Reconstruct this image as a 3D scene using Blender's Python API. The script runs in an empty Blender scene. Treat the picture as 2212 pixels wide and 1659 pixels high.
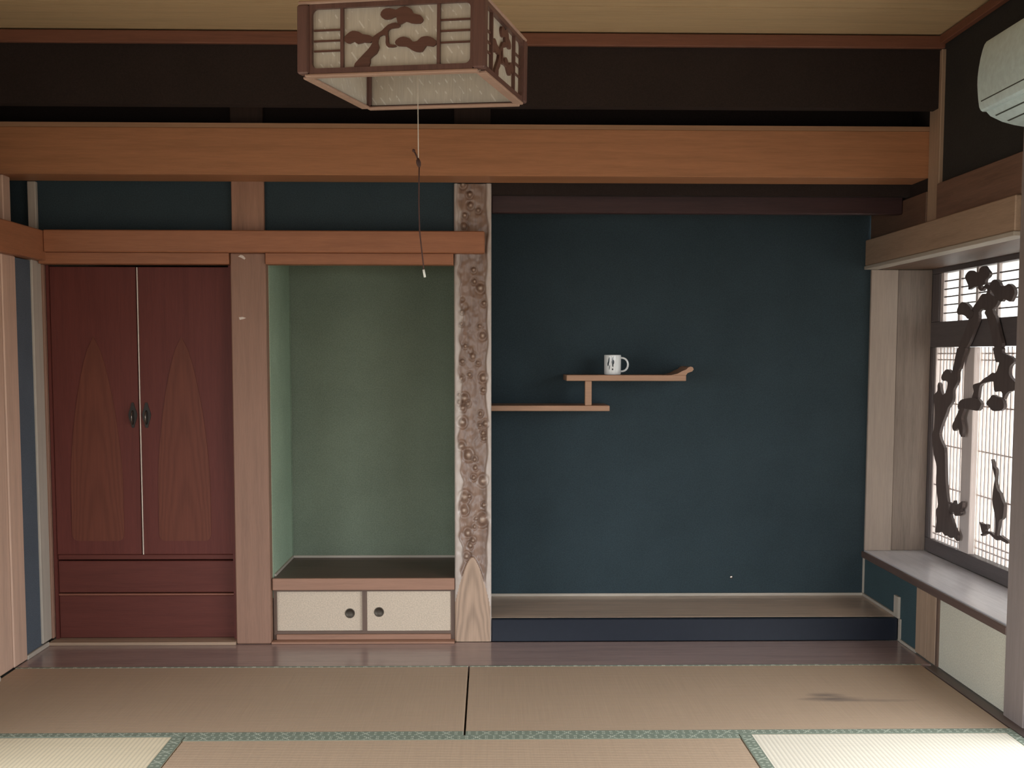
import bpy, bmesh, math, random
from mathutils import Vector, Matrix, noise as mnoise
random.seed(7)
sc = bpy.context.scene
COL = sc.collection
PI = math.pi

# ------------------------------------------------------------------ camera, daylight, exposure
cam_d = bpy.data.cameras.new('camera')
cam = bpy.data.objects.new('camera', cam_d)
COL.objects.link(cam)
sc.camera = cam
cam_d.sensor_fit = 'HORIZONTAL'
cam_d.sensor_width = 36.0
cam_d.lens = 2450.0 / 2212.0 * 36.0
cam_d.shift_y = 0.05606
cam_d.clip_start = 0.05
right = Vector((9.99797496e-01, -2.00665042e-02, 1.51759717e-03))
down = Vector((-7.49163333e-06, -7.57841544e-02, -9.97124246e-01))
fwd = Vector((2.01238077e-02, 9.96922313e-01, -7.57689581e-02))
M = Matrix.Identity(4)
for i in range(3):
    M[i][0] = right[i]
    M[i][1] = -down[i]
    M[i][2] = -fwd[i]
M[0][3], M[1][3], M[2][3] = -0.032, -5.158, 1.3197
cam.matrix_world = M

# overcast sky over a duller ground, seen through the openings and the paper screens
world = bpy.data.worlds.new('overcast_sky')
sc.world = world
world.use_nodes = True
wn = world.node_tree.nodes
wl = world.node_tree.links
wn.clear()
w_out = wn.new('ShaderNodeOutputWorld')
w_bg = wn.new('ShaderNodeBackground')
w_tc = wn.new('ShaderNodeTexCoord')
w_sep = wn.new('ShaderNodeSeparateXYZ')
w_ramp = wn.new('ShaderNodeValToRGB')
w_map = wn.new('ShaderNodeMapRange')
w_map.inputs[1].default_value = -0.12
w_map.inputs[2].default_value = 0.12
wl.new(w_tc.outputs['Generated'], w_sep.inputs[0])
wl.new(w_sep.outputs[2], w_map.inputs[0])
wl.new(w_map.outputs[0], w_ramp.inputs[0])
w_ramp.color_ramp.elements[0].color = (0.20, 0.185, 0.165, 1)
w_ramp.color_ramp.elements[1].color = (0.88, 0.945, 1.0, 1)
wl.new(w_ramp.outputs[0], w_bg.inputs[0])
w_bg.inputs[1].default_value = 5.0
wl.new(w_bg.outputs[0], w_out.inputs[0])

def portal(name, loc, rot, sx, sy):
    d = bpy.data.lights.new(name, 'AREA')
    d.shape = 'RECTANGLE'
    d.size, d.size_y = sx, sy
    d.cycles.is_portal = True
    o = bpy.data.objects.new(name, d)
    o.location = loc
    o.rotation_euler = rot
    COL.objects.link(o)
    return o
# openings of the room: the garden side on the right, the veranda on the left, and the open end behind the photographer
portal('daylight_left', (-2.14, -3.0, 0.87), (0, -PI / 2, 0), 1.68, 2.3)
portal('daylight_right', (1.96, -2.8, 0.93), (0, PI / 2, 0), 1.84, 2.8)
portal('daylight_rear', (-0.3, -6.55, 0.95), (PI / 2, 0, 0), 2.4, 1.75)

vs = sc.view_settings
vs.view_transform = 'Standard'
vs.look = 'None'
vs.gamma = 1.0
vs.use_curve_mapping = False
vs.exposure = 0.52

# ------------------------------------------------------------------ helpers
def link(name, me, m=None, parent=None, loc=(0, 0, 0)):
    o = bpy.data.objects.new(name, me)
    if m is not None:
        me.materials.append(m)
    o.location = loc
    if parent is not None:
        o.parent = parent
    COL.objects.link(o)
    return o

def from_bm(name, bm, m=None, parent=None, loc=(0, 0, 0), smooth=False):
    bmesh.ops.recalc_face_normals(bm, faces=bm.faces)
    me = bpy.data.meshes.new(name)
    bm.to_mesh(me)
    bm.free()
    if smooth:
        for p in me.polygons:
            p.use_smooth = True
    return link(name, me, m, parent, loc)

def add_box(bm, x0, x1, y0, y1, z0, z1, bev=0.0):
    vs_ = [bm.verts.new(p) for p in ((x0, y0, z0), (x1, y0, z0), (x1, y1, z0), (x0, y1, z0),
                                     (x0, y0, z1), (x1, y0, z1), (x1, y1, z1), (x0, y1, z1))]
    fs = [bm.faces.new([vs_[i] for i in f]) for f in ((3, 2, 1, 0), (4, 5, 6, 7), (0, 1, 5, 4), (1, 2, 6, 5), (2, 3, 7, 6), (3, 0, 4, 7))]
    if bev > 0:
        es = list({e for f in fs for e in f.edges})
        bmesh.ops.bevel(bm, geom=es, offset=bev, segments=1, affect='EDGES', profile=0.5)

def wpos(parent):
    return Vector(parent['origin']) if parent is not None and 'origin' in parent.keys() else Vector((0, 0, 0))

def box(name, x0, x1, y0, y1, z0, z1, m, parent=None, bev=0.0):
    """a box given in room coordinates; its origin sits at the middle of its base"""
    c = Vector(((x0 + x1) / 2, (y0 + y1) / 2, z0))
    bm = bmesh.new()
    add_box(bm, x0 - c.x, x1 - c.x, y0 - c.y, y1 - c.y, 0, z1 - z0, bev)
    p0 = Vector((0, 0, 0))
    q = parent
    while q is not None:
        p0 += q.location
        q = q.parent
    return from_bm(name, bm, m, parent, c - p0)

def root(name, loc):
    o = bpy.data.objects.new(name, None)
    o.empty_display_size = 0.1
    o.location = loc
    COL.objects.link(o)
    return o

def tag(o, label=None, cat=None, group=None, kind=None):
    if label:
        o['label'] = label
    if cat:
        o['category'] = cat
    if group:
        o['group'] = group
    if kind:
        o['kind'] = kind
    return o

def abs0(parent):
    p0 = Vector((0, 0, 0))
    q = parent
    while q is not None:
        p0 += q.location
        q = q.parent
    return p0

def put(name, bm, m, parent=None, at=(0, 0, 0), smooth=False):
    """link a bmesh whose vertices are relative to 'at' (room coordinates)"""
    return from_bm(name, bm, m, parent, Vector(at) - abs0(parent), smooth)

def smooth_loop(pts, n=3):
    out = []
    L = len(pts)
    for i in range(L):
        p0, p1, p2, p3 = (Vector(pts[(i + k) % L]) for k in (-1, 0, 1, 2))
        for j in range(n):
            t = j / n
            out.append(0.5 * ((2 * p1) + (-p0 + p2) * t + (2 * p0 - 5 * p1 + 4 * p2 - p3) * t * t + (-p0 + 3 * p1 - 3 * p2 + p3) * t ** 3))
    return out

def add_prism(bm, pts, fn, d, inset=0.0):
    """a closed outline in 2-D, mapped by fn(u, v, w) and given the depth d; the front edge is rounded by an inset"""
    n = len(pts)
    a = [bm.verts.new(fn(p[0], p[1], 0)) for p in pts]
    rings = [a, [bm.verts.new(fn(p[0], p[1], d)) for p in pts]]
    for r0, r1 in zip(rings, rings[1:]):
        for i in range(n):
            bm.faces.new((r0[i], r0[(i + 1) % n], r1[(i + 1) % n], r1[i]))
    bm.faces.new(list(reversed(rings[0])))
    bm.faces.new(rings[-1])

def add_tube(bm, pts, r, seg=8):
    pts = [Vector(p) for p in pts]
    rings = []
    for i, p in enumerate(pts):
        t = (pts[min(i + 1, len(pts) - 1)] - pts[max(i - 1, 0)]).normalized()
        a = t.orthogonal().normalized() if i == 0 else (prev - t * prev.dot(t)).normalized()
        prev = a
        b = t.cross(a)
        rr = r[i] if isinstance(r, (list, tuple)) else r
        rings.append([bm.verts.new(p + (a * math.cos(2 * PI * k / seg) + b * math.sin(2 * PI * k / seg)) * rr) for k in range(seg)])
    for r0, r1 in zip(rings, rings[1:]):
        for k in range(seg):
            bm.faces.new((r0[k], r0[(k + 1) % seg], r1[(k + 1) % seg], r1[k]))
    bm.faces.new(list(reversed(rings[0])))
    bm.faces.new(rings[-1])

def add_lathe(bm, prof, seg=40, axis='Z', at=(0, 0, 0)):
    at = Vector(at)
    rings = []
    for r, h in prof:
        ring = []
        for k in range(seg):
            a = 2 * PI * k / seg
            if axis == 'Z':
                v = Vector((r * math.cos(a), r * math.sin(a), h))
            else:
                v = Vector((r * math.cos(a), h, r * math.sin(a)))
            ring.append(bm.verts.new(at + v))
        rings.append(ring)
    for r0, r1 in zip(rings, rings[1:]):
        for k in range(seg):
            bm.faces.new((r0[k], r0[(k + 1) % seg], r1[(k + 1) % seg], r1[k]))
    bm.faces.new(rings[0])
    bm.faces.new(rings[-1])

# ------------------------------------------------------------------ materials
class NT:
    def __init__(self, name):
        self.m = bpy.data.materials.new(name)
        self.m.use_nodes = True
        self.t = self.m.node_tree
        self.t.nodes.clear()
        self.out = self.n('ShaderNodeOutputMaterial')
        self.b = self.n('ShaderNodeBsdfPrincipled')
        self.l(self.b.outputs[0], self.out.inputs[0])
    def n(self, k, **kw):
        nd = self.t.nodes.new(k)
        for a, v in kw.items():
            setattr(nd, a, v)
        return nd
    def l(self, a, b):
        self.t.links.new(a, b)
    def coords(self, scale, rnd=True):
        tc = self.n('ShaderNodeTexCoord')
        mp = self.n('ShaderNodeMapping')
        mp.inputs['Scale'].default_value = scale
        self.l(tc.outputs['Object'], mp.inputs[0])
        if rnd:
            oi = self.n('ShaderNodeObjectInfo')
            mul = self.n('ShaderNodeMath', operation='MULTIPLY')
            mul.inputs[1].default_value = 37.0
            self.l(oi.outputs['Random'], mul.inputs[0])
            self.l(mul.outputs[0], mp.inputs['Location'])
        return mp.outputs[0]
    def noise(self, vec, scale, detail=4.0, rough=0.6):
        nz = self.n('ShaderNodeTexNoise')
        nz.inputs['Scale'].default_value = scale
        nz.inputs['Detail'].default_value = detail
        nz.inputs['Roughness'].default_value = rough
        self.l(vec, nz.inputs['Vector'])
        return nz.outputs['Fac']
    def ramp(self, fac, stops):
        r = self.n('ShaderNodeValToRGB')
        el = r.color_ramp.elements
        while len(el) < len(stops):
            el.new(0.5)
        for e, (p, c) in zip(el, stops):
            e.position = p
            e.color = (*c, 1) if len(c) == 3 else c
        self.l(fac, r.inputs[0])
        return r.outputs[0]
    def mix(self, fac, a, b, mode='MIX'):
        mx = self.n('ShaderNodeMix', data_type='RGBA', blend_type=mode)
        for s, v in ((mx.inputs[0], fac), (mx.inputs[6], a), (mx.inputs[7], b)):
            if hasattr(v, 'links') or isinstance(v, bpy.types.NodeSocket):
                self.l(v, s)
            elif isinstance(v, (int, float)):
                s.default_value = v
            else:
                s.default_value = (*v, 1)
        return mx.outputs[2]
    def math(self, op, a, b=0.0, clamp=False):
        nd = self.n('ShaderNodeMath', operation=op, use_clamp=clamp)
        for s, v in ((nd.inputs[0], a), (nd.inputs[1], b)):
            if isinstance(v, bpy.types.NodeSocket):
                self.l(v, s)
            else:
                s.default_value = v
        return nd.outputs[0]
    def bump(self, h, strength=0.2, dist=0.002):
        bp = self.n('ShaderNodeBump')
        bp.inputs['Strength'].default_value = strength
        bp.inputs['Distance'].default_value = dist
        self.l(h, bp.inputs['Height'])
        self.l(bp.outputs[0], self.b.inputs['Normal'])
    def col(self, c):
        if isinstance(c, bpy.types.NodeSocket):
            self.l(c, self.b.inputs['Base Color'])
        else:
            self.b.inputs['Base Color'].default_value = (*c, 1)
    def set(self, **kw):
        for k, v in kw.items():
            s = self.b.inputs[k.replace('_', ' ')]
            s.default_value = v
        return self

def mul(c, k):
    return tuple(min(1.0, v * k) for v in c)

def wood(name, c, axis='x', rough=0.5, contrast=0.3, scale=1.0, spec=0.4, rings=False):
    t = NT(name)
    st = {'x': (1.2, 22, 22), 'y': (22, 1.2, 22), 'z': (22, 22, 1.2)}[axis]
    v = t.coords(tuple(s * scale for s in st))
    f = t.noise(v, 1.6, 6.0, 0.65)
    v2 = t.coords(tuple(s * scale * k for s, k in zip(st, (4, 4, 4))))
    f2 = t.noise(v2, 2.4, 3.0, 0.6)
    base = t.ramp(f, [(0.3, mul(c, 1 - contrast)), (0.5, c), (0.72, mul(c, 1 + contrast * 0.7))])
    colr = t.mix(0.35, base, t.ramp(f2, [(0.35, mul(c, 1 - contrast)), (0.65, mul(c, 1 + contrast * 0.5))]))
    t.col(colr)
    t.bump(f2, 0.15, 0.001)
    t.set(Roughness=rough, Specular_IOR_Level=spec)
    return t.m

def cathedral(name, c, rough=0.45, contrast=0.35, period=70.0, cx=0.0, spec=0.4):
    """flat-sawn grain: nested tall arches running up the board"""
    t = NT(name)
    tc = t.n('ShaderNodeTexCoord')
    sp = t.n('ShaderNodeSeparateXYZ')
    t.l(tc.outputs['Object'], sp.inputs[0])
    nz = t.noise(t.coords((6, 6, 1.5)), 1.5, 3.0)
    x = t.math('ADD', sp.outputs[0], t.math('MULTIPLY', t.math('SUBTRACT', nz, 0.5), 0.05))
    x2 = t.math('MULTIPLY', t.math('MULTIPLY', x, x), 22.0)
    h = t.math('ADD', x2, t.math('MULTIPLY', sp.outputs[2], 0.22))
    w = t.math('SINE', t.math('MULTIPLY', h, period))
    f = t.math('ADD', t.math('MULTIPLY', w, 0.5), 0.5)
    fine = t.noise(t.coords((60, 60, 3)), 2.0, 4.0)
    a = t.ramp(f, [(0.0, mul(c, 1 - contrast)), (0.45, c), (1.0, mul(c, 1 + contrast * 0.5))])
    t.col(t.mix(0.4, a, t.ramp(fine, [(0.3, mul(c, 1 - contrast)), (0.7, mul(c, 1.15))])))
    t.bump(f, 0.1, 0.0006)
    t.set(Roughness=rough, Specular_IOR_Level=spec)
    return t.m

def plaster(name, c, c2=None, rough=0.9, var=0.18):
    t = NT(name)
    v = t.coords((1, 1, 1), rnd=False)
    f = t.noise(v, 3.0, 3.0)
    g = t.noise(v, 180.0, 3.0)
    c2 = c2 or mul(c, 1 - var)
    a = t.ramp(f, [(0.35, c2), (0.65, c)])
    t.col(t.mix(0.3, a, t.ramp(g, [(0.35, mul(c, 0.6)), (0.65, mul(c, 1.4))])))
    t.bump(g, 0.35, 0.002)
    t.set(Roughness=rough, Specular_IOR_Level=0.25)
    return t.m

def plain(name, c, rough=0.5, metal=0.0, spec=0.5):
    t = NT(name)
    f = t.noise(t.coords((1, 1, 1)), 40.0, 2.0)
    t.col(t.ramp(f, [(0.3, mul(c, 0.92)), (0.7, mul(c, 1.06))]))
    t.set(Roughness=rough, Metallic=metal, Specular_IOR_Level=spec)
    return t.m

def tatami(name, c, axis, stain=None, pitch=0.0155):
    """woven rush: ribs every pitch metres lying along the axis given, slub between them"""
    t = NT(name)
    tc = t.n('ShaderNodeTexCoord')
    sp = t.n('ShaderNodeSeparateXYZ')
    t.l(tc.outputs['Object'], sp.inputs[0])
    across = sp.outputs[1] if axis == 'x' else sp.outputs[0]
    w = t.math('SINE', t.math('MULTIPLY', across, 2 * PI / pitch))
    rib = t.math('ADD', t.math('MULTIPLY', w, 0.5), 0.5)
    st = (3, 260, 1) if axis == 'y' else (260, 3, 1)      # single rushes cross the ribs
    st = (3, 260, 1) if axis == 'y' else (260, 3, 1)
    fib = t.noise(t.coords(st), 1.0, 3.0)
    blot = t.noise(t.coords((1, 1, 1)), 2.2, 3.0)
    a = t.ramp(rib, [(0.0, mul(c, 0.72)), (0.35, mul(c, 0.97)), (1.0, mul(c, 1.08))])
    a = t.mix(0.35, a, t.ramp(fib, [(0.3, mul(c, 0.8)), (0.7, mul(c, 1.15))]))
    a = t.mix(t.math('MULTIPLY', blot, 0.35), a, mul(c, 0.78))
    if stain:
        nz = t.noise(t.coords((5, 14, 1), rnd=False), 1.0, 3.0)
        for (sx, sy, rx, ry, k) in stain:
            dx = t.math('DIVIDE', t.math('SUBTRACT', sp.outputs[0], sx), rx)
            dy = t.math('DIVIDE', t.math('SUBTRACT', sp.outputs[1], sy), ry)
            d = t.math('SQRT', t.math('ADD', t.math('MULTIPLY', dx, dx), t.math('MULTIPLY', dy, dy)))
            d = t.math('ADD', d, t.math('MULTIPLY', t.math('SUBTRACT', nz, 0.5), 1.6))
            f = t.math('MULTIPLY', t.math('SUBTRACT', 1.1, d, clamp=True), k, clamp=True)
            a = t.mix(f, a, (0.16, 0.12, 0.10))
    t.col(a)
    t.bump(t.math('ADD', t.math('MULTIPLY', rib, 1.0), t.math('MULTIPLY', fib, 0.3)), 0.35, 0.0015)
    t.set(Roughness=0.55, Specular_IOR_Level=0.4)
    return t.m

def brocade(name, axis):
    """green edging cloth woven with pale crosses every five centimetres"""
    t = NT(name)
    tc = t.n('ShaderNodeTexCoord')
    sp = t.n('ShaderNodeSeparateXYZ')
    t.l(tc.outputs['Object'], sp.inputs[0])
    a, b = (sp.outputs[0], sp.outputs[1]) if axis == 'x' else (sp.outputs[1], sp.outputs[0])
    u = t.math('MULTIPLY', t.math('SUBTRACT', t.math('FRACT', t.math('DIVIDE', a, 0.094)), 0.5), 2.0)
    au = t.math('ABSOLUTE', u)
    v = t.math('DIVIDE', b, 0.0205)
    av = t.math('ABSOLUTE', v)
    x_arm = t.math('LESS_THAN', t.math('ABSOLUTE', t.math('SUBTRACT', t.math('MULTIPLY', au, 2.6), av)), 0.24)
    cross = t.math('MULTIPLY', x_arm, t.math('LESS_THAN', av, 0.85))
    sq = t.math('MULTIPLY', t.math('LESS_THAN', t.math('ABSOLUTE', t.math('SUBTRACT', au, 0.72)), 0.11),
                t.math('LESS_THAN', t.math('ABSOLUTE', t.math('SUBTRACT', av, 0.45)), 0.24))
    cross = t.math('MAXIMUM', cross, sq)
    fine = t.math('GREATER_THAN', t.math('SINE', t.math('MULTIPLY', a, 900.0)), -0.6)
    nz = t.noise(t.coords((1, 1, 1)), 90.0, 3.0)
    base = t.mix(nz, (0.145, 0.175, 0.135), (0.225, 0.25, 0.19))
    f = t.math('MULTIPLY', t.math('MULTIPLY', cross, fine), 0.75)
    t.col(t.mix(f, base, (0.56, 0.58, 0.47)))
    t.bump(cross, 0.2, 0.0005)
    t.set(Roughness=0.7, Specular_IOR_Level=0.3)
    return t.m

def paper(name, c, trans=0.75):
    t = NT(name)
    f = t.noise(t.coords((1, 1, 1)), 60.0, 4.0)
    colr = t.ramp(f, [(0.3, mul(c, 0.95)), (0.7, c)])
    tr = t.n('ShaderNodeBsdfTranslucent')
    df = t.n('ShaderNodeBsdfDiffuse')
    mx = t.n('ShaderNodeMixShader')
    t.l(colr, tr.inputs[0])
    t.l(colr, df.inputs[0])
    mx.inputs[0].default_value = trans
    t.l(df.outputs[0], mx.inputs[1])
    t.l(tr.outputs[0], mx.inputs[2])
    t.l(mx.outputs[0], t.out.inputs[0])
    return t.m

def lamp_sheet(name):
    """resin shade sheet: milky, with short slanting paler streaks"""
    t = NT(name)
    tc = t.n('ShaderNodeTexCoord')
    mp = t.n('ShaderNodeMapping')
    mp.inputs['Rotation'].default_value = (0, 0, 0)
    t.l(tc.outputs['Object'], mp.inputs[0])
    sp = t.n('ShaderNodeSeparateXYZ')
    t.l(mp.outputs[0], sp.inputs[0])
    h = t.math('ADD', sp.outputs[0], sp.outputs[1])
    d = t.math('ADD', h, t.math('MULTIPLY', sp.outputs[2], 0.75))
    streak = t.math('GREATER_THAN', t.math('SINE', t.math('MULTIPLY', d, 2 * PI / 0.026)), 0.84)
    vor = t.noise(t.coords((55, 55, 38), rnd=False), 1.0, 1.0)
    gate = t.math('GREATER_THAN', vor, 0.56)
    f = t.math('MULTIPLY', streak, gate)
    fib = t.noise(t.coords((240, 240, 18)), 1.0, 3.0)
    base = t.ramp(fib, [(0.3, (0.64, 0.60, 0.52)), (0.7, (0.80, 0.76, 0.67))])
    t.col(t.mix(f, base, (0.97, 0.96, 0.90)))
    t.set(Roughness=0.3, Specular_IOR_Level=0.5)
    t.b.inputs['Transmission Weight'].default_value = 0.0
    tr = t.n('ShaderNodeBsdfTranslucent')
    tr.inputs[0].default_value = (0.85, 0.79, 0.66, 1)
    mx = t.n('ShaderNodeMixShader')
    mx.inputs[0].default_value = 0.35
    t.l(t.b.outputs[0], mx.inputs[1])
    t.l(tr.outputs[0], mx.inputs[2])
    t.l(mx.outputs[0], t.out.inputs[0])
    return t.m

def mug_glaze(name):
    """white glaze printed with two slim dark marks and a dot"""
    t = NT(name)
    tc = t.n('ShaderNodeTexCoord')
    sp = t.n('ShaderNodeSeparateXYZ')
    t.l(tc.outputs['Object'], sp.inputs[0])
    f = None
    for (cx, cz, rx, rz, sk) in ((-0.0215, 0.068, 0.0028, 0.017, 0.12), (-0.0245, 0.053, 0.0030, 0.011, 0.05),
                                 (-0.0045, 0.078, 0.0022, 0.009, 0.2), (-0.0025, 0.061, 0.0062, 0.012, 0.0),
                                 (-0.0035, 0.047, 0.0035, 0.009, -0.1), (-0.0040, 0.027, 0.0038, 0.0045, 0.0),
                                 (-0.0185, 0.036, 0.0018, 0.012, 0.1)):
        dz = t.math('SUBTRACT', sp.outputs[2], cz)
        dx = t.math('DIVIDE', t.math('SUBTRACT', t.math('SUBTRACT', sp.outputs[0], cx), t.math('MULTIPLY', dz, sk)), rx)
        dzz = t.math('DIVIDE', dz, rz)
        e = t.math('LESS_THAN', t.math('ADD', t.math('MULTIPLY', dx, dx), t.math('MULTIPLY', dzz, dzz)), 1.0)
        f = e if f is None else t.math('MAXIMUM', f, e)
    f = t.math('MULTIPLY', f, t.math('LESS_THAN', sp.outputs[1], 0.0))
    t.col(t.mix(f, (0.80, 0.82, 0.82), (0.03, 0.045, 0.055)))
    t.set(Roughness=0.08, Specular_IOR_Level=0.6)
    return t.m
SCREEN = {
    'foliage_a': [(0.035,1.680),(0.010,1.699),(-0.026,1.705),(-0.062,1.694),(-0.107,1.690),(-0.119,1.707),(-0.162,1.715),(-0.194,1.696),(-0.220,1.678),(-0.209,1.663),(-0.182,1.654),(-0.174,1.636),(-0.131,1.633),(-0.099,1.630),(-0.061,1.628),(-0.029,1.623),(-0.006,1.620),(-0.005,1.636),(0.013,1.656)],
    'foliage_b': [(-0.224,1.628),(-0.247,1.645),(-0.282,1.648),(-0.313,1.635),(-0.331,1.619),(-0.372,1.616),(-0.406,1.622),(-0.440,1.609),(-0.458,1.593),(-0.462,1.578),(-0.449,1.563),(-0.428,1.546),(-0.394,1.553),(-0.365,1.560),(-0.342,1.550),(-0.313,1.557),(-0.283,1.566),(-0.269,1.583),(-0.244,1.600),(-0.228,1.612)],
    'foliage_c': [(0.120,1.529),(0.097,1.554),(0.067,1.567),(0.026,1.562),(-0.015,1.546),(-0.036,1.529),(-0.056,1.520),(-0.051,1.498),(-0.006,1.488),(0.022,1.501),(0.063,1.510),(0.104,1.512)],
    'branch_top': [(-0.006,1.491),(-0.024,1.516),(-0.054,1.545),(-0.091,1.565),(-0.134,1.593),(-0.177,1.593),(-0.185,1.611),(-0.157,1.618),(-0.133,1.606),(-0.100,1.616),(-0.093,1.633),(-0.118,1.631),(-0.135,1.617),(-0.162,1.632),(-0.193,1.634),(-0.219,1.615),(-0.218,1.591),(-0.258,1.578),(-0.300,1.576),(-0.296,1.550),(-0.267,1.530),(-0.244,1.523),(-0.257,1.504),(-0.283,1.482),(-0.323,1.418),(-0.351,1.360),(-0.268,1.361),(-0.240,1.420),(-0.192,1.488),(-0.168,1.508),(-0.177,1.523),(-0.139,1.528),(-0.108,1.515),(-0.110,1.488),(-0.069,1.437),(0.011,1.358),(0.100,1.358),(0.037,1.431)],
    'trunk': [(0.099,1.356),(0.014,1.355),(0.041,1.316),(0.065,1.268),(0.091,1.245),(0.091,1.205),(0.114,1.181),(0.140,1.158),(0.138,1.123),(0.157,1.096),(0.191,1.074),(0.211,1.047),(0.238,1.016),(0.258,0.991),(0.285,0.945),(0.264,0.911),(0.223,0.880),(0.210,0.842),(0.200,0.765),(0.184,0.689),(0.161,0.630),(0.128,0.572),(0.077,0.518),(0.037,0.486),(0.044,0.458),(0.082,0.471),(0.119,0.460),(0.148,0.465),(0.186,0.462),(0.216,0.473),(0.255,0.467),(0.297,0.461),(0.289,0.514),(0.298,0.568),(0.277,0.599),(0.307,0.690),(0.309,0.781),(0.343,0.830),(0.362,0.876),(0.370,0.908),(0.376,0.933),(0.355,0.964),(0.349,1.040),(0.360,1.085),(0.375,1.114),(0.367,1.129),(0.327,1.149),(0.325,1.176),(0.307,1.191),(0.286,1.156),(0.262,1.133),(0.226,1.146),(0.207,1.179),(0.215,1.199),(0.267,1.201),(0.283,1.218),(0.262,1.239),(0.227,1.255),(0.187,1.252),(0.171,1.238),(0.154,1.247),(0.142,1.273),(0.124,1.319)],
    'branch_mid': [(-0.269,1.356),(-0.348,1.356),(-0.359,1.330),(-0.434,1.317),(-0.469,1.296),(-0.432,1.276),(-0.429,1.240),(-0.470,1.217),(-0.510,1.201),(-0.484,1.179),(-0.429,1.170),(-0.401,1.156),(-0.380,1.135),(-0.369,1.160),(-0.348,1.170),(-0.295,1.166),(-0.284,1.197),(-0.274,1.210),(-0.201,1.203),(-0.152,1.191),(-0.135,1.161),(-0.125,1.127),(-0.067,1.125),(-0.084,1.159),(-0.075,1.189),(-0.145,1.202),(-0.181,1.219),(-0.229,1.233),(-0.265,1.247),(-0.301,1.248),(-0.322,1.277),(-0.327,1.293),(-0.297,1.295),(-0.280,1.325)],
    'foliage_d': [(-0.226,1.112),(-0.255,1.132),(-0.290,1.152),(-0.326,1.146),(-0.374,1.140),(-0.398,1.117),(-0.394,1.096),(-0.354,1.086),(-0.295,1.083),(-0.258,1.098)],
    'foliage_e': [(0.079,1.085),(0.053,1.112),(0.013,1.122),(-0.079,1.131),(-0.137,1.128),(-0.174,1.110),(-0.166,1.091),(-0.141,1.076),(-0.083,1.076),(-0.004,1.078),(0.050,1.069)],
    'foliage_f': [(0.128,0.991),(0.102,1.021),(0.076,1.048),(0.050,1.072),(-0.004,1.080),(0.021,1.048),(0.026,1.025),(0.006,0.987),(0.013,0.947),(0.042,0.962),(0.057,0.984),(0.105,0.969)],
    'crane': [(-0.290,0.872),(-0.302,0.866),(-0.314,0.843),(-0.338,0.833),(-0.340,0.807),(-0.337,0.778),(-0.357,0.746),(-0.381,0.735),(-0.406,0.706),(-0.424,0.691),(-0.425,0.664),(-0.416,0.631),(-0.386,0.617),(-0.380,0.588),(-0.371,0.555),(-0.380,0.546),(-0.349,0.541),(-0.350,0.583),(-0.346,0.625),(-0.328,0.661),(-0.314,0.691),(-0.315,0.727),(-0.324,0.763),(-0.330,0.795),(-0.312,0.825),(-0.298,0.852)],
    'perch': [(-0.204,0.528),(-0.228,0.539),(-0.260,0.552),(-0.308,0.554),(-0.341,0.547),(-0.372,0.546),(-0.395,0.555),(-0.433,0.548),(-0.471,0.543),(-0.465,0.530),(-0.427,0.533),(-0.388,0.535),(-0.366,0.528),(-0.326,0.535),(-0.293,0.544),(-0.245,0.535),(-0.221,0.524)],
    'leaf': [(-0.196,0.583),(-0.225,0.579),(-0.270,0.584),(-0.279,0.569),(-0.259,0.559),(-0.257,0.544),(-0.228,0.538),(-0.219,0.549),(-0.210,0.565)],
    'sprig': [(0.160,0.626),(0.122,0.627),(0.104,0.626),(0.091,0.643),(0.076,0.629),(0.053,0.628),(0.022,0.640),(-0.004,0.651),(-0.006,0.625),(0.015,0.611),(0.009,0.593),(0.044,0.576),(0.081,0.575),(0.091,0.589),(0.128,0.572),(0.143,0.589),(0.131,0.618)],
}
KNOBS = [(-0.150,2.083,0.0114),(-0.120,2.039,0.0107),(-0.116,1.991,0.0114),(-0.081,1.969,0.0091),(-0.143,1.946,0.0099),(-0.147,1.898,0.0122),(-0.072,1.622,0.0145),(-0.055,1.554,0.0091),(-0.153,1.569,-0.0099),(-0.140,1.539,-0.0129),(-0.102,1.704,0.0091),(-0.098,1.652,0.0091),(-0.155,1.515,0.0069),(-0.157,1.460,0.0069),(-0.075,1.451,0.0084),(-0.062,1.408,0.0122),(-0.140,1.361,0.0076),(-0.117,1.342,-0.0129),(-0.106,1.315,0.0107),(-0.153,1.292,0.0084),(-0.083,1.285,0.0076),(-0.121,1.232,0.0076),(-0.157,1.215,0.0084),(-0.060,1.217,0.0137),(-0.059,1.162,0.0091),(-0.167,1.141,0.0069),(-0.144,1.124,0.0145),(-0.167,1.108,0.0091),(-0.129,1.099,0.0091),(-0.152,1.080,0.0107),(-0.072,1.053,0.0084),(-0.049,1.009,0.0107),(-0.074,1.002,0.0076),(-0.154,1.015,0.0152),(-0.060,0.965,0.0091),(-0.057,0.941,0.0091),(-0.158,0.907,0.0129),(-0.127,0.865,0.0168),(-0.099,0.845,0.0091),(-0.095,0.807,0.0091),(-0.103,0.761,0.0091),(-0.061,0.747,0.0160),(-0.145,0.672,0.0175),(-0.122,0.676,0.0076),(-0.147,0.611,0.0152),(-0.057,0.634,0.0084),(-0.064,0.568,0.0206),(-0.093,0.572,0.0069),(-0.099,0.535,0.0084),(-0.130,0.506,0.0137),(-0.107,0.471,0.0099),(-0.118,0.448,0.0107),(-0.136,0.398,0.0114)]

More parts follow.
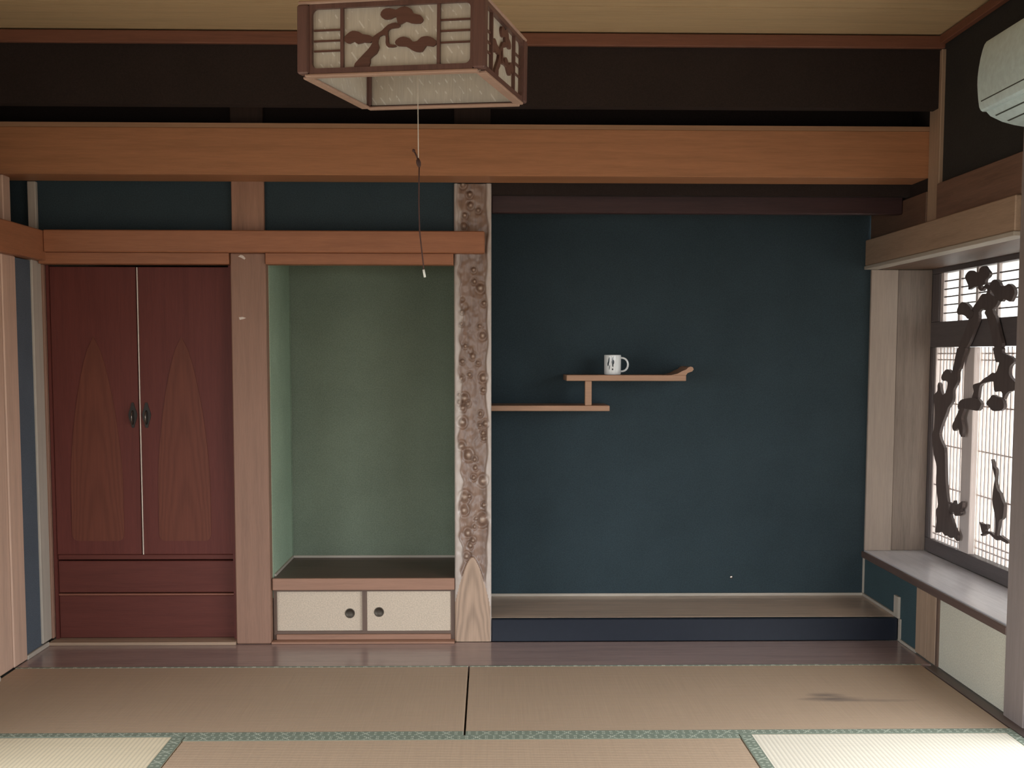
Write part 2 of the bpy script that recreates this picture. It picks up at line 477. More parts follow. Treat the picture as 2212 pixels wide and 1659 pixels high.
# wood of the frame, in the tones each piece has
W_beam = {a: wood('cedar_beam_' + a, (0.40, 0.175, 0.080), a, 0.5, 0.22) for a in 'xy'}
W_nage = {a: wood('red_cedar_rail_' + a, (0.36, 0.145, 0.07), a, 0.5, 0.22) for a in 'xy'}
W_post = wood('pale_post', (0.30, 0.165, 0.112), 'z', 0.55, 0.2)
W_postl = wood('pale_grooved_post', (0.58, 0.38, 0.28), 'z', 0.55, 0.2)
W_postr = wood('pale_bay_board', (0.42, 0.335, 0.275), 'z', 0.55, 0.15)
W_grey = {a: wood('silvered_trim_' + a, (0.46, 0.40, 0.33), a, 0.6, 0.15) for a in 'xyz'}
W_side = {a: wood('side_rail_' + a, (0.40, 0.275, 0.19), a, 0.5, 0.22) for a in 'xyz'}
W_dark = {a: wood('dark_rail_' + a, (0.15, 0.085, 0.055), a, 0.5, 0.3) for a in 'xyz'}
W_lat = {a: wood('lattice_' + a, (0.76, 0.66, 0.62), a, 0.5, 0.1) for a in 'yz'}
W_big = wood('greyed_window_post', (0.27, 0.222, 0.205), 'z', 0.55, 0.15)
W_sash = {a: wood('window_sash_' + a, (0.135, 0.115, 0.113), a, 0.5, 0.2) for a in 'xyz'}
W_jamb = wood('brown_frame_strip', (0.15, 0.095, 0.07), 'z', 0.5, 0.25)
W_jambx = wood('brown_frame_strip_x', (0.15, 0.095, 0.07), 'x', 0.5, 0.25)
W_trimred = {a: wood('red_brown_cornice_' + a, (0.20, 0.078, 0.046), a, 0.5, 0.25) for a in 'xy'}
W_ceil = wood('ceiling_board', (0.54, 0.385, 0.215), 'x', 0.55, 0.18)
W_board = wood('polished_floor_board', (0.34, 0.24, 0.215), 'x', 0.2, 0.25, spec=0.6)
W_toko = wood('alcove_board', (0.52, 0.38, 0.28), 'x', 0.28, 0.35, 0.6, spec=0.5)
W_lac = plain('black_lacquer', (0.012, 0.015, 0.024), 0.38, 0.0, 0.3)
W_shelf = wood('shelf_board', (0.42, 0.235, 0.14), 'x', 0.45, 0.2)
W_ctop = wood('cabinet_top_board', (0.11, 0.06, 0.045), 'x', 0.4, 0.3)
W_cedge = wood('cabinet_edge_board', (0.33, 0.175, 0.115), 'x', 0.45, 0.2)
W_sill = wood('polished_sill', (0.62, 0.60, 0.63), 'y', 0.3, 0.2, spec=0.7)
W_sille = wood('sill_edge', (0.13, 0.085, 0.07), 'y', 0.45, 0.25)
W_door = wood('closet_veneer', (0.135, 0.036, 0.028), 'z', 0.5, 0.2, spec=0.2)
W_doorx = wood('closet_veneer_x', (0.128, 0.036, 0.027), 'x', 0.5, 0.2, spec=0.2)
W_arch = cathedral('closet_panel_veneer', (0.152, 0.047, 0.029), 0.5, 0.16, 90.0, spec=0.2)
W_carved = wood('carved_pillar_wood', (0.29, 0.185, 0.135), 'z', 0.33, 0.22)
W_margin = wood('carved_pillar_margin', (0.56, 0.465, 0.40), 'z', 0.36, 0.15)
W_cath = cathedral('carved_pillar_foot_wood', (0.42, 0.285, 0.20), 0.45, 0.3, 150.0)
P_dark = plaster('dark_blue_plaster', (0.036, 0.055, 0.064))
P_brown_shade = plaster('brown_shade_plaster', (0.029, 0.019, 0.016))  # beam's shade on the facade strips is put into this plaster colour
P_teal = plaster('teal_plaster', (0.050, 0.085, 0.095))
P_grey = plaster('grey_brown_plaster', (0.036, 0.033, 0.030))
P_left = plaster('blue_grey_plaster', (0.098, 0.115, 0.138))
P_green = plaster('green_plaster', (0.19, 0.225, 0.165))
P_room = plaster('far_room_plaster', (0.30, 0.27, 0.22))
P_green_lit = plaster('lit_green_plaster', (0.36, 0.46, 0.33))  # green plaster lightened: light from the right put into its colour
M_cream = plaster('cream_door_paper', (0.60, 0.49, 0.38), rough=0.8, var=0.05)
M_cream2 = plaster('pale_green_door_paper', (0.60, 0.57, 0.47), rough=0.8, var=0.05)
M_pull = plain('dark_bronze_pull', (0.075, 0.06, 0.045), 0.45, 0.6)
M_iron = plain('blackened_handle', (0.03, 0.024, 0.02), 0.4, 0.5)
M_bow = plain('dark_polished_bow', (0.16, 0.13, 0.11), 0.2, 0.8)
M_steel = plain('bright_metal', (0.75, 0.70, 0.66), 0.25, 1.0)
M_strip = plain('bright_door_edge', (0.75, 0.62, 0.52), 0.35, 0.2)
M_white = plain('aircon_white', (0.62, 0.76, 0.76), 0.4)
M_gap = plain('aircon_gap', (0.06, 0.07, 0.06), 0.6)
M_carv = wood('dark_carving', (0.12, 0.092, 0.085), 'z', 0.55, 0.3)
M_paper = paper('screen_paper', (0.96, 0.95, 0.92), 0.8)
M_lwood = wood('lamp_frame_wood', (0.135, 0.068, 0.055), 'z', 0.4, 0.3)
M_lrail = wood('lamp_rail_wood', (0.42, 0.27, 0.20), 'x', 0.4, 0.2)
M_lcarv = wood('lamp_carving_wood', (0.125, 0.056, 0.040), 'x', 0.45, 0.3)
M_lsheet = lamp_sheet('lamp_sheet')
M_cord = plain('white_cord', (0.62, 0.55, 0.45), 0.7)
M_cordb = plain('brown_cord', (0.06, 0.022, 0.014), 0.7)
M_mug = mug_glaze('printed_white_glaze')
M_flake = plain('pale_tape_residue', (0.72, 0.62, 0.54), 0.7)

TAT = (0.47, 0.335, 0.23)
TAT_SHEEN = (0.80, 0.68, 0.485)  # mat colour lightened: sheen of the crosswise weave put into it
XL, XR = -2.04, 1.87          # faces of the side walls
ZC = 2.662                    # ceiling

def structure(o):
    o['kind'] = 'structure'
    return o

# ------------------------------------------------------------------ the room shell
structure(box('floor', -2.6, 2.3, -7.2, 0.75, -0.14, -0.06, P_room))
c = structure(root('ceiling', (-0.085, -3.2, ZC)))
y = -0.30
k = 0
while y > -6.5:
    d = 0.37 if k else 0.376
    box('plank', -2.25, 2.0, y - d + 0.005, y, ZC + (0.002 if k % 2 else 0.0), ZC + 0.02, W_ceil, c)
    y -= d
    k += 1
box('backing', -2.26, 2.1, -6.66, 0.78, ZC + 0.021, ZC + 0.05, P_room, c)

# walls the photograph shows
structure(box('wall_transom', XL - 0.164, XR + 0.03, -0.31, -0.25, 2.362, ZC - 0.002, P_brown_shade))
wf = structure(root('wall_facade', (0, 0.05, 1.7)))
box('plaster_panel', XL - 0.164, -1.18, 0.015, 0.06, 1.76, 2.20, P_dark, wf)
box('plaster_panel', -1.04, -0.185, 0.015, 0.06, 1.76, 2.20, P_dark, wf)
box('plaster_panel', XL - 0.164, -0.031, 0.015, 0.06, 2.201, ZC - 0.002, P_brown_shade, wf)
box('plaster_panel', -0.03, 1.90, 0.012, 0.06, 2.04, ZC - 0.002, P_brown_shade, wf)
structure(box('wall_back', -0.06, 1.93, 0.505, 0.57, 0.0, 2.3, P_dark))
wn_ = structure(root('wall_niche', (-0.6, 0.3, 0.0)))
box('plaster_panel', -1.085, -0.10, 0.54, 0.575, 0.2, 1.9, P_green, wn_)
box('plaster_panel', -1.085, -1.026, 0.03, 0.54, 0.2, 1.9, P_green_lit, wn_)
box('plaster_panel', -0.165, -0.125, 0.06, 0.54, 0.0, 1.9, P_green, wn_)
box('plaster_panel', -1.085, -0.125, 0.03, 0.56, 1.9, 1.93, P_green, wn_)
structure(box('wall_partition', -0.124, -0.06, 0.06, 0.505, 0.0, 2.3, P_dark))
structure(box('wall_alcove_top', -0.124, 1.93, 0.062, 0.57, 2.30, 2.34, P_dark))

wl_ = structure(root('wall_left', (XL, -0.2, 0)))
box('plaster_panel', XL - 0.06, XL - 0.003, -0.30, -0.09, 0.012, 1.73, P_left, wl_)
wlu = structure(root('wall_left_upper', (XL - 0.2, -3.0, 1.85)))
box('plaster_panel', XL - 0.22, XL - 0.165, -6.575, 0.06, 1.85, ZC - 0.002, P_brown_shade, wlu)
box('plaster_panel', XL - 0.06, XL - 0.003, -1.84, -0.60, 0.0, 1.73, P_room, wl_)
box('plaster_panel', XL - 0.06, XL - 0.003, -6.575, -4.16, 0.0, 1.73, P_room, wl_)

wr = structure(root('wall_right', (XR, -0.6, 0)))
box('plaster_panel', XR + 0.012, XR + 0.06, -1.12, -0.33, 2.03, ZC - 0.002, P_grey, wr)
box('plaster_panel', XR + 0.004, XR + 0.06, -0.23, 0.505, 0.003, 0.302, P_teal, wr)
box('plaster_panel', XR + 0.004, XR + 0.06, -0.23, 0.505, 2.03, ZC - 0.002, P_brown_shade, wr)
box('plaster_panel', XR + 0.012, XR + 0.06, -6.575, -1.25, 1.86, ZC - 0.002, P_dark, wr)
box('plaster_panel', XR + 0.012, XR + 0.06, -6.575, -4.22, 0.0, 1.86, P_room, wr)
box('plaster_panel', XR + 0.012, XR + 0.06, -1.42, -1.27, 0.0, 1.86, P_left, wr)
# the bay outside the window opening
by = structure(root('wall_bay', (2.1, -0.3, 0)))
box('plaster_panel', XR + 0.06, 2.30, 0.505, 0.56, 0.0, 1.80, P_room, by)
box('plaster_panel', XR + 0.06, 2.30, -1.27, -1.14, 0.0, 1.80, P_room, by)
box('plaster_panel', XR + 0.061, 2.30, -1.139, 0.504, 1.765, 1.83, P_room, by)
box('plaster_panel', 2.20, 2.24, -1.139, 0.504, 0.0, 0.33, P_room, by)
# behind the photographer
wb = structure(root('wall_rear', (0, -6.6, 0)))
box('plaster_panel', -2.2, -1.52, -6.65, -6.58, 0.0, ZC - 0.002, P_room, wb)
box('plaster_panel', 0.92, 2.1, -6.65, -6.58, 0.0, ZC - 0.002, P_room, wb)
box('plaster_panel', -1.52, 0.92, -6.65, -6.58, 1.84, ZC - 0.002, P_room, wb)
wo = structure(root('wall_light_block', (0, 0.8, 0)))  # unseen walls added outside the room to block leaking sky light
box('plaster_panel', -2.32, -2.26, -1.6, 0.84, -0.1, ZC + 0.05, P_room, wo)
box('plaster_panel', -2.26, 2.36, 0.78, 0.84, -0.1, ZC + 0.05, P_room, wo)

# cornices
structure(box('trim_1', XL - 0.164, XR + 0.01, -0.335, -0.311, 2.605, 2.656, W_trimred['x'], None, 0.003))
structure(box('trim_2', XR - 0.016, XR + 0.011, -6.575, -0.336, 2.622, 2.658, W_trimred['y'], None, 0.003))
structure(box('trim_3', XL - 0.164, XL - 0.140, -6.575, -0.336, 2.605, 2.656, W_trimred['y'], None, 0.003))

# ------------------------------------------------------------------ posts, beams and rails
def member(name, label, cat, x0, x1, y0, y1, z0, z1, m, bev=0.004):
    return tag(box(name, x0, x1, y0, y1, z0, z1, m, None, bev), label, cat)

# great beam across the alcoves
b = tag(root('beam', (-0.085, -0.15, 2.088)), 'broad orange-brown wooden beam spanning the whole room above the alcoves', 'beam')
box('plank', XL - 0.164, XR + 0.004, -0.21, -0.014, 2.088, 2.286, W_beam['x'], b, 0.002)
bm = bmesh.new()
pr = [(-0.21, 2.2862), (-0.204, 2.307), (-0.02, 2.307), (-0.014, 2.2862)]
add_prism(bm, pr, lambda u, v, w: Vector((w, u + 0.15, v - 2.286)), XR - XL + 0.168)
put('chamfer', bm, wood('lit_beam_chamfer', (0.46, 0.26, 0.15), 'x', 0.45, 0.15), b, (XL - 0.164, -0.15, 2.286))  # chamfer's highlight put into its lighter wood colour

# rail over closet and niche, running out onto the carved pillar and back along the left wall
rl = tag(root('head_rail', (-1.0, -0.04, 1.765)), 'long red-brown head rail over the closet and the green niche', 'rail')
box('front_rail', -1.995, -0.052, -0.075, -0.005, 1.772, 1.868, W_nage['x'], rl, 0.004)
box('return_rail', XL - 0.155, -1.996, -0.60, -0.005, 1.735, 1.866, W_nage['y'], rl, 0.004)
member('lintel', 'thin red-brown lintel directly above the closet doors', 'lintel', -2.03, -1.19, -0.045, 0.03, 1.722, 1.7715, W_nage['x'], 0.002)
member('lintel', 'thin red-brown lintel across the top of the green niche', 'lintel', -1.028, -0.192, -0.045, 0.03, 1.722, 1.7715, W_nage['x'], 0.002)

p = tag(root('closet_post', (-1.108, 0.0, 0)), 'wide pale wooden post between the closet and the green niche', 'post')
box('shaft', -1.187, -1.03, -0.03, 0.10, 0.0, 1.7715, W_post, p, 0.004)
box('upper_shaft', -1.182, -1.037, -0.0125, 0.014, 1.869, 2.25, wood('upper_post', (0.34, 0.18, 0.115), 'z', 0.5, 0.3), p, 0.003)
W_gap_shade = wood('shaded_post_top', (0.085, 0.045, 0.03), 'z', 0.6, 0.3)  # post wood darkened: shade of the gap above the beam painted in
box('post_top', -1.182, -1.037, -0.0125, 0.014, 2.251, ZC - 0.004, W_gap_shade, p, 0.003)
bm = bmesh.new()
add_prism(bm, [(-0.016, 0.002), (-0.004, 0.009), (0.006, 0.006), (0.017, -0.006), (0.012, -0.012), (-0.002, -0.004)], lambda u, v, w: Vector((u, -w, v)), 0.0006)
put('tape_residue', bm, M_flake, p, (-1.135, -0.0302, 1.755))
bm = bmesh.new()
add_prism(bm, [(-0.012, 0.004), (0.004, 0.006), (0.020, 0.001), (0.006, -0.004), (-0.008, -0.007)], lambda u, v, w: Vector((u, -w, v)), 0.0006)
put('tape_residue', bm, M_flake, p, (-1.140, -0.0302, 1.483))

p = tag(root('corner_post', (XL, -0.06, 0)), 'narrow pale corner post left of the closet', 'post')
box('shaft', XL - 0.05, XL + 0.006, -0.105, -0.004, 0.022, 1.735, W_grey['z'], p, 0.003)
box('edge_strip', XL - 0.012, XL + 0.014, -0.004, 0.02, 0.022, 1.722, W_post, p, 0.002)
member('corner_stub', 'short pale corner post between head rail and great beam at far left', 'post', -2.083, -2.046, -0.0125, 0.0145, 1.869, 2.087, W_grey['z'], 0.003)
p = tag(root('wall_post', (XL, -0.45, 0)), 'pale grooved wall post at the left edge of the photo', 'post')
box('shaft', XL - 0.06, XL + 0.008, -0.42, -0.285, 0.0, 1.735, W_postl, p, 0.005)
box('shaft', XL - 0.06, XL + 0.004, -0.60, -0.424, 0.0, 1.735, W_postl, p, 0.005)
box('upper_shaft', -2.19, -2.108, -0.205, -0.13, 1.867, 2.087, W_postl, p, 0.004)

p = tag(root('alcove_post', (XR, -0.28, 0)), 'slim pale post on the right wall where the beam ends', 'post')
box('shaft', XR - 0.004, XR + 0.06, -0.345, -0.222, 0.004, 0.298, W_side['z'], p, 0.003)
box('upper_shaft', XR - 0.004, XR + 0.06, -0.335, -0.215, 1.893, 2.603, W_side['z'], p, 0.003)
box('cheek', XR - 0.006, XR + 0.05, -0.45, -0.347, 0.004, 0.298, W_side['z'], p, 0.003)
member('window_post', 'tall grey-brown post at the right edge of the photo, beside the window', 'post', XR - 0.0128, XR + 0.07, -1.265, -1.112, 0.0, ZC - 0.06, W_big, 0.003)

# right wall rails
member('upper_rail', 'dark brown knotted board under the plaster above the window', 'rail', XR - 0.012, XR + 0.03, -1.111, -0.336, 1.893, 2.045, wood('knotted_board', (0.20, 0.115, 0.08), 'y', 0.5, 0.35, 0.7), 0.004)
member('alcove_wall_rail', 'dark brown board on the right alcove wall, stepped under the ceiling', 'rail', XR - 0.008, XR + 0.003, -0.214, 0.50, 1.893, 2.03, W_dark['y'], 0.003)
wrail = tag(root('window_head_rail', (XR, -0.3, 1.75)), 'broad pale brown rail along the right wall above the window', 'rail')
box('rail', XR - 0.032, XR + 0.03, -1.111, 0.50, 1.765, 1.892, W_side['y'], wrail, 0.004)
box('lip', XR - 0.035, XR + 0.035, -1.111, 0.503, 1.747, 1.764, W_grey['y'], wrail, 0.002)

# ------------------------------------------------------------------ the carved alcove pillar

def carved_wood():
    t = NT('carved_pillar_wood')
    at = t.n('ShaderNodeVertexColor', layer_name='cut')
    sp = t.n('ShaderNodeSeparateColor')
    t.l(at.outputs[0], sp.inputs[0])
    nz = t.noise(t.coords((30, 30, 9)), 1.0, 4.0)
    gr = t.noise(t.coords((26, 26, 1.4)), 1.6, 5.0)
    f = t.math('ADD', sp.outputs[0], t.math('MULTIPLY', t.math('SUBTRACT', nz, 0.5), 0.9), clamp=True)
    field = t.ramp(gr, [(0.3, (0.165, 0.098, 0.068)), (0.7, (0.28, 0.175, 0.125))])
    marg = t.ramp(gr, [(0.3, (0.42, 0.345, 0.295)), (0.7, (0.58, 0.49, 0.43))])
    c_ = t.mix(f, marg, field)
    c_ = t.mix(t.math('MULTIPLY', sp.outputs[1], 0.8, clamp=True), c_, (0.56, 0.42, 0.32))
    t.col(c_)
    t.bump(gr, 0.12, 0.001)
    t.set(Roughness=0.3, Specular_IOR_Level=0.6)
    return t.m

def carved_pillar():
    p = tag(root('carved_pillar', (-0.107, 0.0, 0)), 'knobbly carved wooden pillar between green niche and dark alcove', 'pillar')
    x0, x1, H = -0.190, -0.022, 2.087
    nx, nz = 42, 500
    bm = bmesh.new()
    rnd = random.Random(3)
    ph = [rnd.uniform(0, 6.28) for _ in range(8)]
    grid = []
    def relief(x, z):
        u = x - x0
        v = x1 - x
        lm = 0.024 + 0.007 * math.sin(z * 17 + ph[0]) + 0.005 * math.sin(z * 41 + ph[1]) + 0.003 * math.sin(z * 83 + ph[2])
        rm = 0.018 + 0.004 * math.sin(z * 14 + ph[3]) + 0.003 * math.sin(z * 37 + ph[4])
        if z > 1.87:
            lm *= 0.5
        # the worked field is sunk behind its two margins
        s = min(1.0, max(0.0, (u - lm) / 0.010)) * min(1.0, max(0.0, (v - rm) / 0.008))
        s = s * s * (3 - 2 * s)
        d = 0.011 * s
        d += s * (0.0035 * mnoise.noise(Vector((x * 42, z * 26, 1.7))) + 0.0012 * mnoise.noise(Vector((x * 130, z * 60, 5.1))))
        edge = 0.0016 * mnoise.noise(Vector((x * 60, z * 40, 9.3))) * (1 - s)
        d += edge
        for (kx, kz, r) in KNOBS:
            dz_ = z - kz
            R = abs(r)
            if abs(dz_) < 2.2 * R:
                q = math.hypot(x - kx, dz_ * 0.85) / R
                if r > 0:
                    if q < 1:
                        d -= 0.015 * (1 - q * q) ** 0.8
                    elif q < 1.9:
                        d += 0.006 * math.sin((q - 1) / 0.9 * PI)
                elif q < 1.3:
                    d += 0.010 * max(0, 1 - q * q / 1.69)
        # plain foot, rising to a pointed arch
        if z < 0.42:
            cxm = 0.5 * (x0 + x1) - 0.004
            t_ = max(0.0, min(1.0, (0.395 - z) / 0.235))
            half = 0.004 + 0.084 * t_ ** 0.62
            a = min(1.0, max(0.0, (half - abs(x - cxm)) / 0.006))
            d = d * (1 - a) + (-0.001) * a
        return d
    def marks(x, z):
        # how far the wood is cut into (red), knob (green), cut edge (blue): colours the worked wood
        u, v = x - x0, x1 - x
        lm = 0.024 + 0.007 * math.sin(z * 17 + ph[0]) + 0.005 * math.sin(z * 41 + ph[1]) + 0.003 * math.sin(z * 83 + ph[2])
        rm = 0.018 + 0.004 * math.sin(z * 14 + ph[3]) + 0.003 * math.sin(z * 37 + ph[4])
        a = min(1.0, max(0.0, (u - lm + 0.006) / 0.016)) * min(1.0, max(0.0, (v - rm + 0.006) / 0.016))
        k = 0.0
        for (kx, kz, r) in KNOBS:
            if r > 0 and abs(z - kz) < r:
                q = math.hypot(x - kx, z - kz) / r
                k = max(k, max(0.0, 1 - q * 1.3))
        return a, k, 0.0
    for j in range(nz + 1):
        z = H * j / nz
        row = []
        for i in range(nx + 1):
            x = x0 + (x1 - x0) * i / nx
            e = min(i, nx - i)
            rnd_e = 0.006 if e == 0 else (0.002 if e == 1 else 0.0)
            row.append(bm.verts.new((x + 0.107, relief(x, z) + rnd_e, z)))
        grid.append(row)
    for j in range(nz):
        for i in range(nx):
            bm.faces.new((grid[j][i], grid[j][i + 1], grid[j + 1][i + 1], grid[j + 1][i]))
    back = []
    for i in (0, nx):
        col = [bm.verts.new((grid[j][i].co.x, 0.12, grid[j][i].co.z)) for j in range(nz + 1)]
        back.append(col)
        for j in range(nz):
            q = (grid[j][i], grid[j + 1][i], col[j + 1], col[j])
            bm.faces.new(q)
    for j in range(nz):
        bm.faces.new((back[0][j], back[1][j], back[1][j + 1], back[0][j + 1]))
    vals = []
    for j in range(nz + 1):
        for i in range(nx + 1):
            vals.append(marks(x0 + (x1 - x0) * i / nx, H * j / nz))
    n_back = len(bm.verts) - len(vals)
    sh = put('shaft', bm, carved_wood(), p, (-0.107, 0, 0), True)
    at = sh.data.color_attributes.new('cut', 'FLOAT_COLOR', 'POINT')
    for k, (a, b_, c_) in enumerate(vals + [(0.0, 0.0, 0.0)] * n_back):
        at.data[k].color = (a, b_, c_, 1)
    sh.data.materials.append(W_cath)
    for f in sh.data.polygons:
        c_ = f.center
        t_ = max(0.0, min(1.0, (0.395 - c_.z) / 0.235))
        if c_.z < 0.395 and c_.y < 0.02 and abs(c_.x + 0.003) < 0.084 * t_ ** 0.62:
            f.material_index = 1
    # the plain upper part behind and above the beam
    box('post_top', -0.188, -0.026, 0.004, 0.012, 2.09, ZC - 0.004, W_gap_shade, p, 0.0)
    return p
carved_pillar()

# ------------------------------------------------------------------ floor board and threshold
tag(box('floor_board', XL + 0.004, XR - 0.004, -0.408, -0.001, -0.05, -0.002, W_board, None, 0.002), 'polished dark brown floor board in front of the alcoves', 'board')
th = tag(root('threshold', (-1.6, -0.02, 0)), 'pale worn threshold strip under the closet and niche', 'threshold')
box('strip', XL + 0.004, -1.188, -0.045, 0.05, -0.0018, 0.013, W_side['x'], th, 0.002)
box('strip', -1.029, -0.191, -0.032, 0.05, -0.0018, 0.008, W_cedge, th, 0.002)
structure(box('baseboard_left', XL - 0.002, XL + 0.010, -0.284, -0.047, -0.0015, 0.018, W_grey['y'], None, 0.002))
structure(box('trim_4', XL - 0.05, XL + 0.03, -4.4, -0.605, -0.03, 0.018, W_grey['y'], None, 0.003))

# ------------------------------------------------------------------ closet
cl = tag(root('closet', (-1.62, 0.06, 0.013)), 'tall reddish-brown double-door closet with two drawer fronts below', 'cabinet')
box('jamb', XL + 0.0145, -2.013, 0.022, 0.5, 0.0135, 1.72, W_door, cl)
box('jamb', -1.206, -1.189, 0.012, 0.5, 0.0135, 1.72, W_door, cl)
box('back_panel', -2.012, -1.207, 0.46, 0.49, 0.0135, 1.72, W_door, cl)
def closet_door(x0, x1, left):
    d = box('door', x0, x1, 0.030, 0.055, 0.405, 1.714, W_door, cl, 0.002)
    cx = -1.822 if left else -1.426
    hw = 0.118
    pts = []
    zb, zs, zt = 0.468, 0.72, 1.40
    rr = 0.028
    for a in range(5):
        t_ = PI + a / 4 * PI / 2
        pts.append((-hw + rr + rr * math.cos(t_), zb + rr + rr * math.sin(t_)))
    for a in range(5):
        t_ = 1.5 * PI + a / 4 * PI / 2
        pts.append((hw - rr + rr * math.cos(t_), zb + rr + rr * math.sin(t_)))
    n = 12
    for a in range(n + 1):
        t_ = a / n
        pts.append((hw * (1 - t_ ** 1.6) ** 0.7, zs + (zt - zs) * t_))
    for a in range(1, n + 1):
        t_ = 1 - a / n
        pts.append((-hw * (1 - t_ ** 1.6) ** 0.7, zs + (zt - zs) * t_))
    bm = bmesh.new()
    add_prism(bm, [(u, v - 0.468) for u, v in pts], lambda u, v, w: Vector((u, -w, v)), 0.003)
    ar = put('arched_panel', bm, W_arch, d, (cx, 0.030, 0.468))
    hx = -1.652 if left else -1.590
    h = bmesh.new()
    plate = [(0.016 * math.cos(t) * (1 + 0.25 * math.cos(4 * t)), 0.058 * math.sin(t)) for t in [2 * PI * i / 24 for i in range(24)]]
    add_prism(h, plate, lambda u, v, w: Vector((u, -w, v)), 0.004)
    ho = put('handle', h, M_iron, d, (hx, 0.0298, 1.045))
    r = bmesh.new()
    add_tube(r, [(0, 0, 0.030), (0, -0.014, 0.024), (0, -0.02, 0.008), (0, -0.02, -0.010), (0, -0.014, -0.024), (0, 0, -0.030)], 0.0034, 8)
    put('handle_bow', r, M_bow, d, (hx, 0.0258, 1.035), True)
    return d
dl = closet_door(-2.012, -1.626, True)
dr = closet_door(-1.616, -1.207, False)
box('edge_strip', -1.6205, -1.6165, 0.026, 0.055, 0.405, 1.712, M_strip, dr)
box('rail', -2.012, -1.207, 0.034, 0.10, 0.380, 0.4035, W_doorx, cl, 0.003)
d1 = box('drawer_front', -2.012, -1.207, 0.036, 0.06, 0.226, 0.374, W_doorx, cl, 0.003)
box('rail', -2.012, -1.207, 0.030, 0.10, 0.2135, 0.2225, wood('closet_rail', (0.26, 0.10, 0.065), 'x', 0.35, 0.2), cl, 0.002)
box('drawer_front', -2.012, -1.207, 0.036, 0.06, 0.0145, 0.2125, W_doorx, cl, 0.003)

# ------------------------------------------------------------------ niche cabinet
nc = tag(root('low_cabinet', (-0.61, 0.2, 0.008)), 'low built-in cabinet with cream sliding doors below the green niche', 'cabinet')
bm = bmesh.new()
add_box(bm, -1.0255, -0.191, 0.004, 0.5385, 0.2975, 0.2985)
o = box('top_board', -1.0255, -0.191, 0.012, 0.5385, 0.243, 0.297, W_ctop, nc, 0.001)
bm.free()
box('front_edge', -1.0265, -0.1915, -0.004, 0.0115, 0.243, 0.2972, W_cedge, nc, 0.002)
box('frame', -1.0255, -1.012, 0.020, 0.06, 0.0085, 0.2425, W_jamb, nc)
box('frame', -0.209, -0.1915, 0.020, 0.06, 0.0085, 0.2425, W_jamb, nc)
box('frame', -1.012, -0.209, 0.020, 0.06, 0.232, 0.2425, W_jambx, nc)
box('frame', -1.012, -0.209, 0.020, 0.06, 0.034, 0.046, W_jambx, nc)
box('base_board', -1.012, -0.209, 0.008, 0.06, 0.0085, 0.0335, W_cedge, nc, 0.002)
box('frame', -0.618, -0.597, 0.0195, 0.036, 0.0465, 0.2315, W_jamb, nc)
for (x0, x1, px, pz, yy) in ((-1.0115, -0.6185, -0.676, 0.128, 0.030), (-0.5965, -0.2095, -0.541, 0.135, 0.024)):
    d = box('sliding_door', x0, x1, yy, yy + 0.012, 0.0465, 0.2315, M_cream, nc)
    bm = bmesh.new()
    add_lathe(bm, [(0.0225, 0.001), (0.0225, -0.003), (0.019, -0.0035), (0.017, -0.001), (0.004, -0.0005)], 28, 'Y')
    put('pull', bm, M_pull, d, (px, yy, pz), True)
# light strips round the foot and corner of the green walls
structure(box('trim_5', -1.0255, -0.166, 0.532, 0.5395, 0.2976, 0.309, W_grey['x']))
structure(box('trim_6', -1.0255, -1.018, 0.05, 0.5315, 0.2976, 0.309, W_grey['y']))
structure(box('trim_7', -1.0255, -1.020, 0.533, 0.5395, 0.3095, 1.722, plaster('green_corner_bead', (0.20, 0.25, 0.18))))

# ------------------------------------------------------------------ dark alcove
al = tag(root('alcove_platform', (0.92, 0.25, 0)), 'raised wooden alcove platform with a black lacquered front edge', 'platform')
box('top_board', -0.058, XR - 0.002, 0.036, 0.504, 0.02, 0.104, W_toko, al, 0.002)
box('front_edge', -0.0205, XR - 0.002, 0.0, 0.0355, -0.001, 0.1035, W_lac, al, 0.003)
structure(box('trim_8', -0.058, XR + 0.002, 0.496, 0.5045, 0.1045, 0.118, W_grey['x']))
structure(box('trim_9', XR - 0.006, XR + 0.003, 0.046, 0.4955, 0.1045, 0.118, W_grey['y']))
structure(box('trim_10', XR - 0.005, XR + 0.0035, 0.497, 0.505, 0.118, 0.30, W_grey['z']))
structure(box('trim_11', XR - 0.008, XR + 0.0035, -0.012, 0.044, 0.105, 0.205, W_grey['z']))
structure(box('trim_12', XR - 0.0015, XR + 0.0035, -0.030, -0.003, -0.001, 0.1045, W_grey['z']))
structure(box('baseboard_right', XR - 0.0035, XR + 0.003, -0.2215, -0.031, -0.001, 0.012, W_grey['y']))
member('alcove_lintel', 'dark reddish lintel at the top of the dark alcove', 'lintel', -0.021, XR - 0.009, 0.0625, 0.11, 1.965, 2.06, wood('dark_lintel', (0.045, 0.020, 0.020), 'x', 0.45, 0.4), 0.004)
bm = bmesh.new()
add_lathe(bm, [(0.0085, 0.0), (0.0085, -0.002), (0.005, -0.005), (0.0008, -0.006)], 14, 'Y')
tag(put('wall_pin', bm, M_steel, None, (1.196, 0.505, 0.199), True), 'tiny pale pin head low on the dark alcove wall', 'pin')

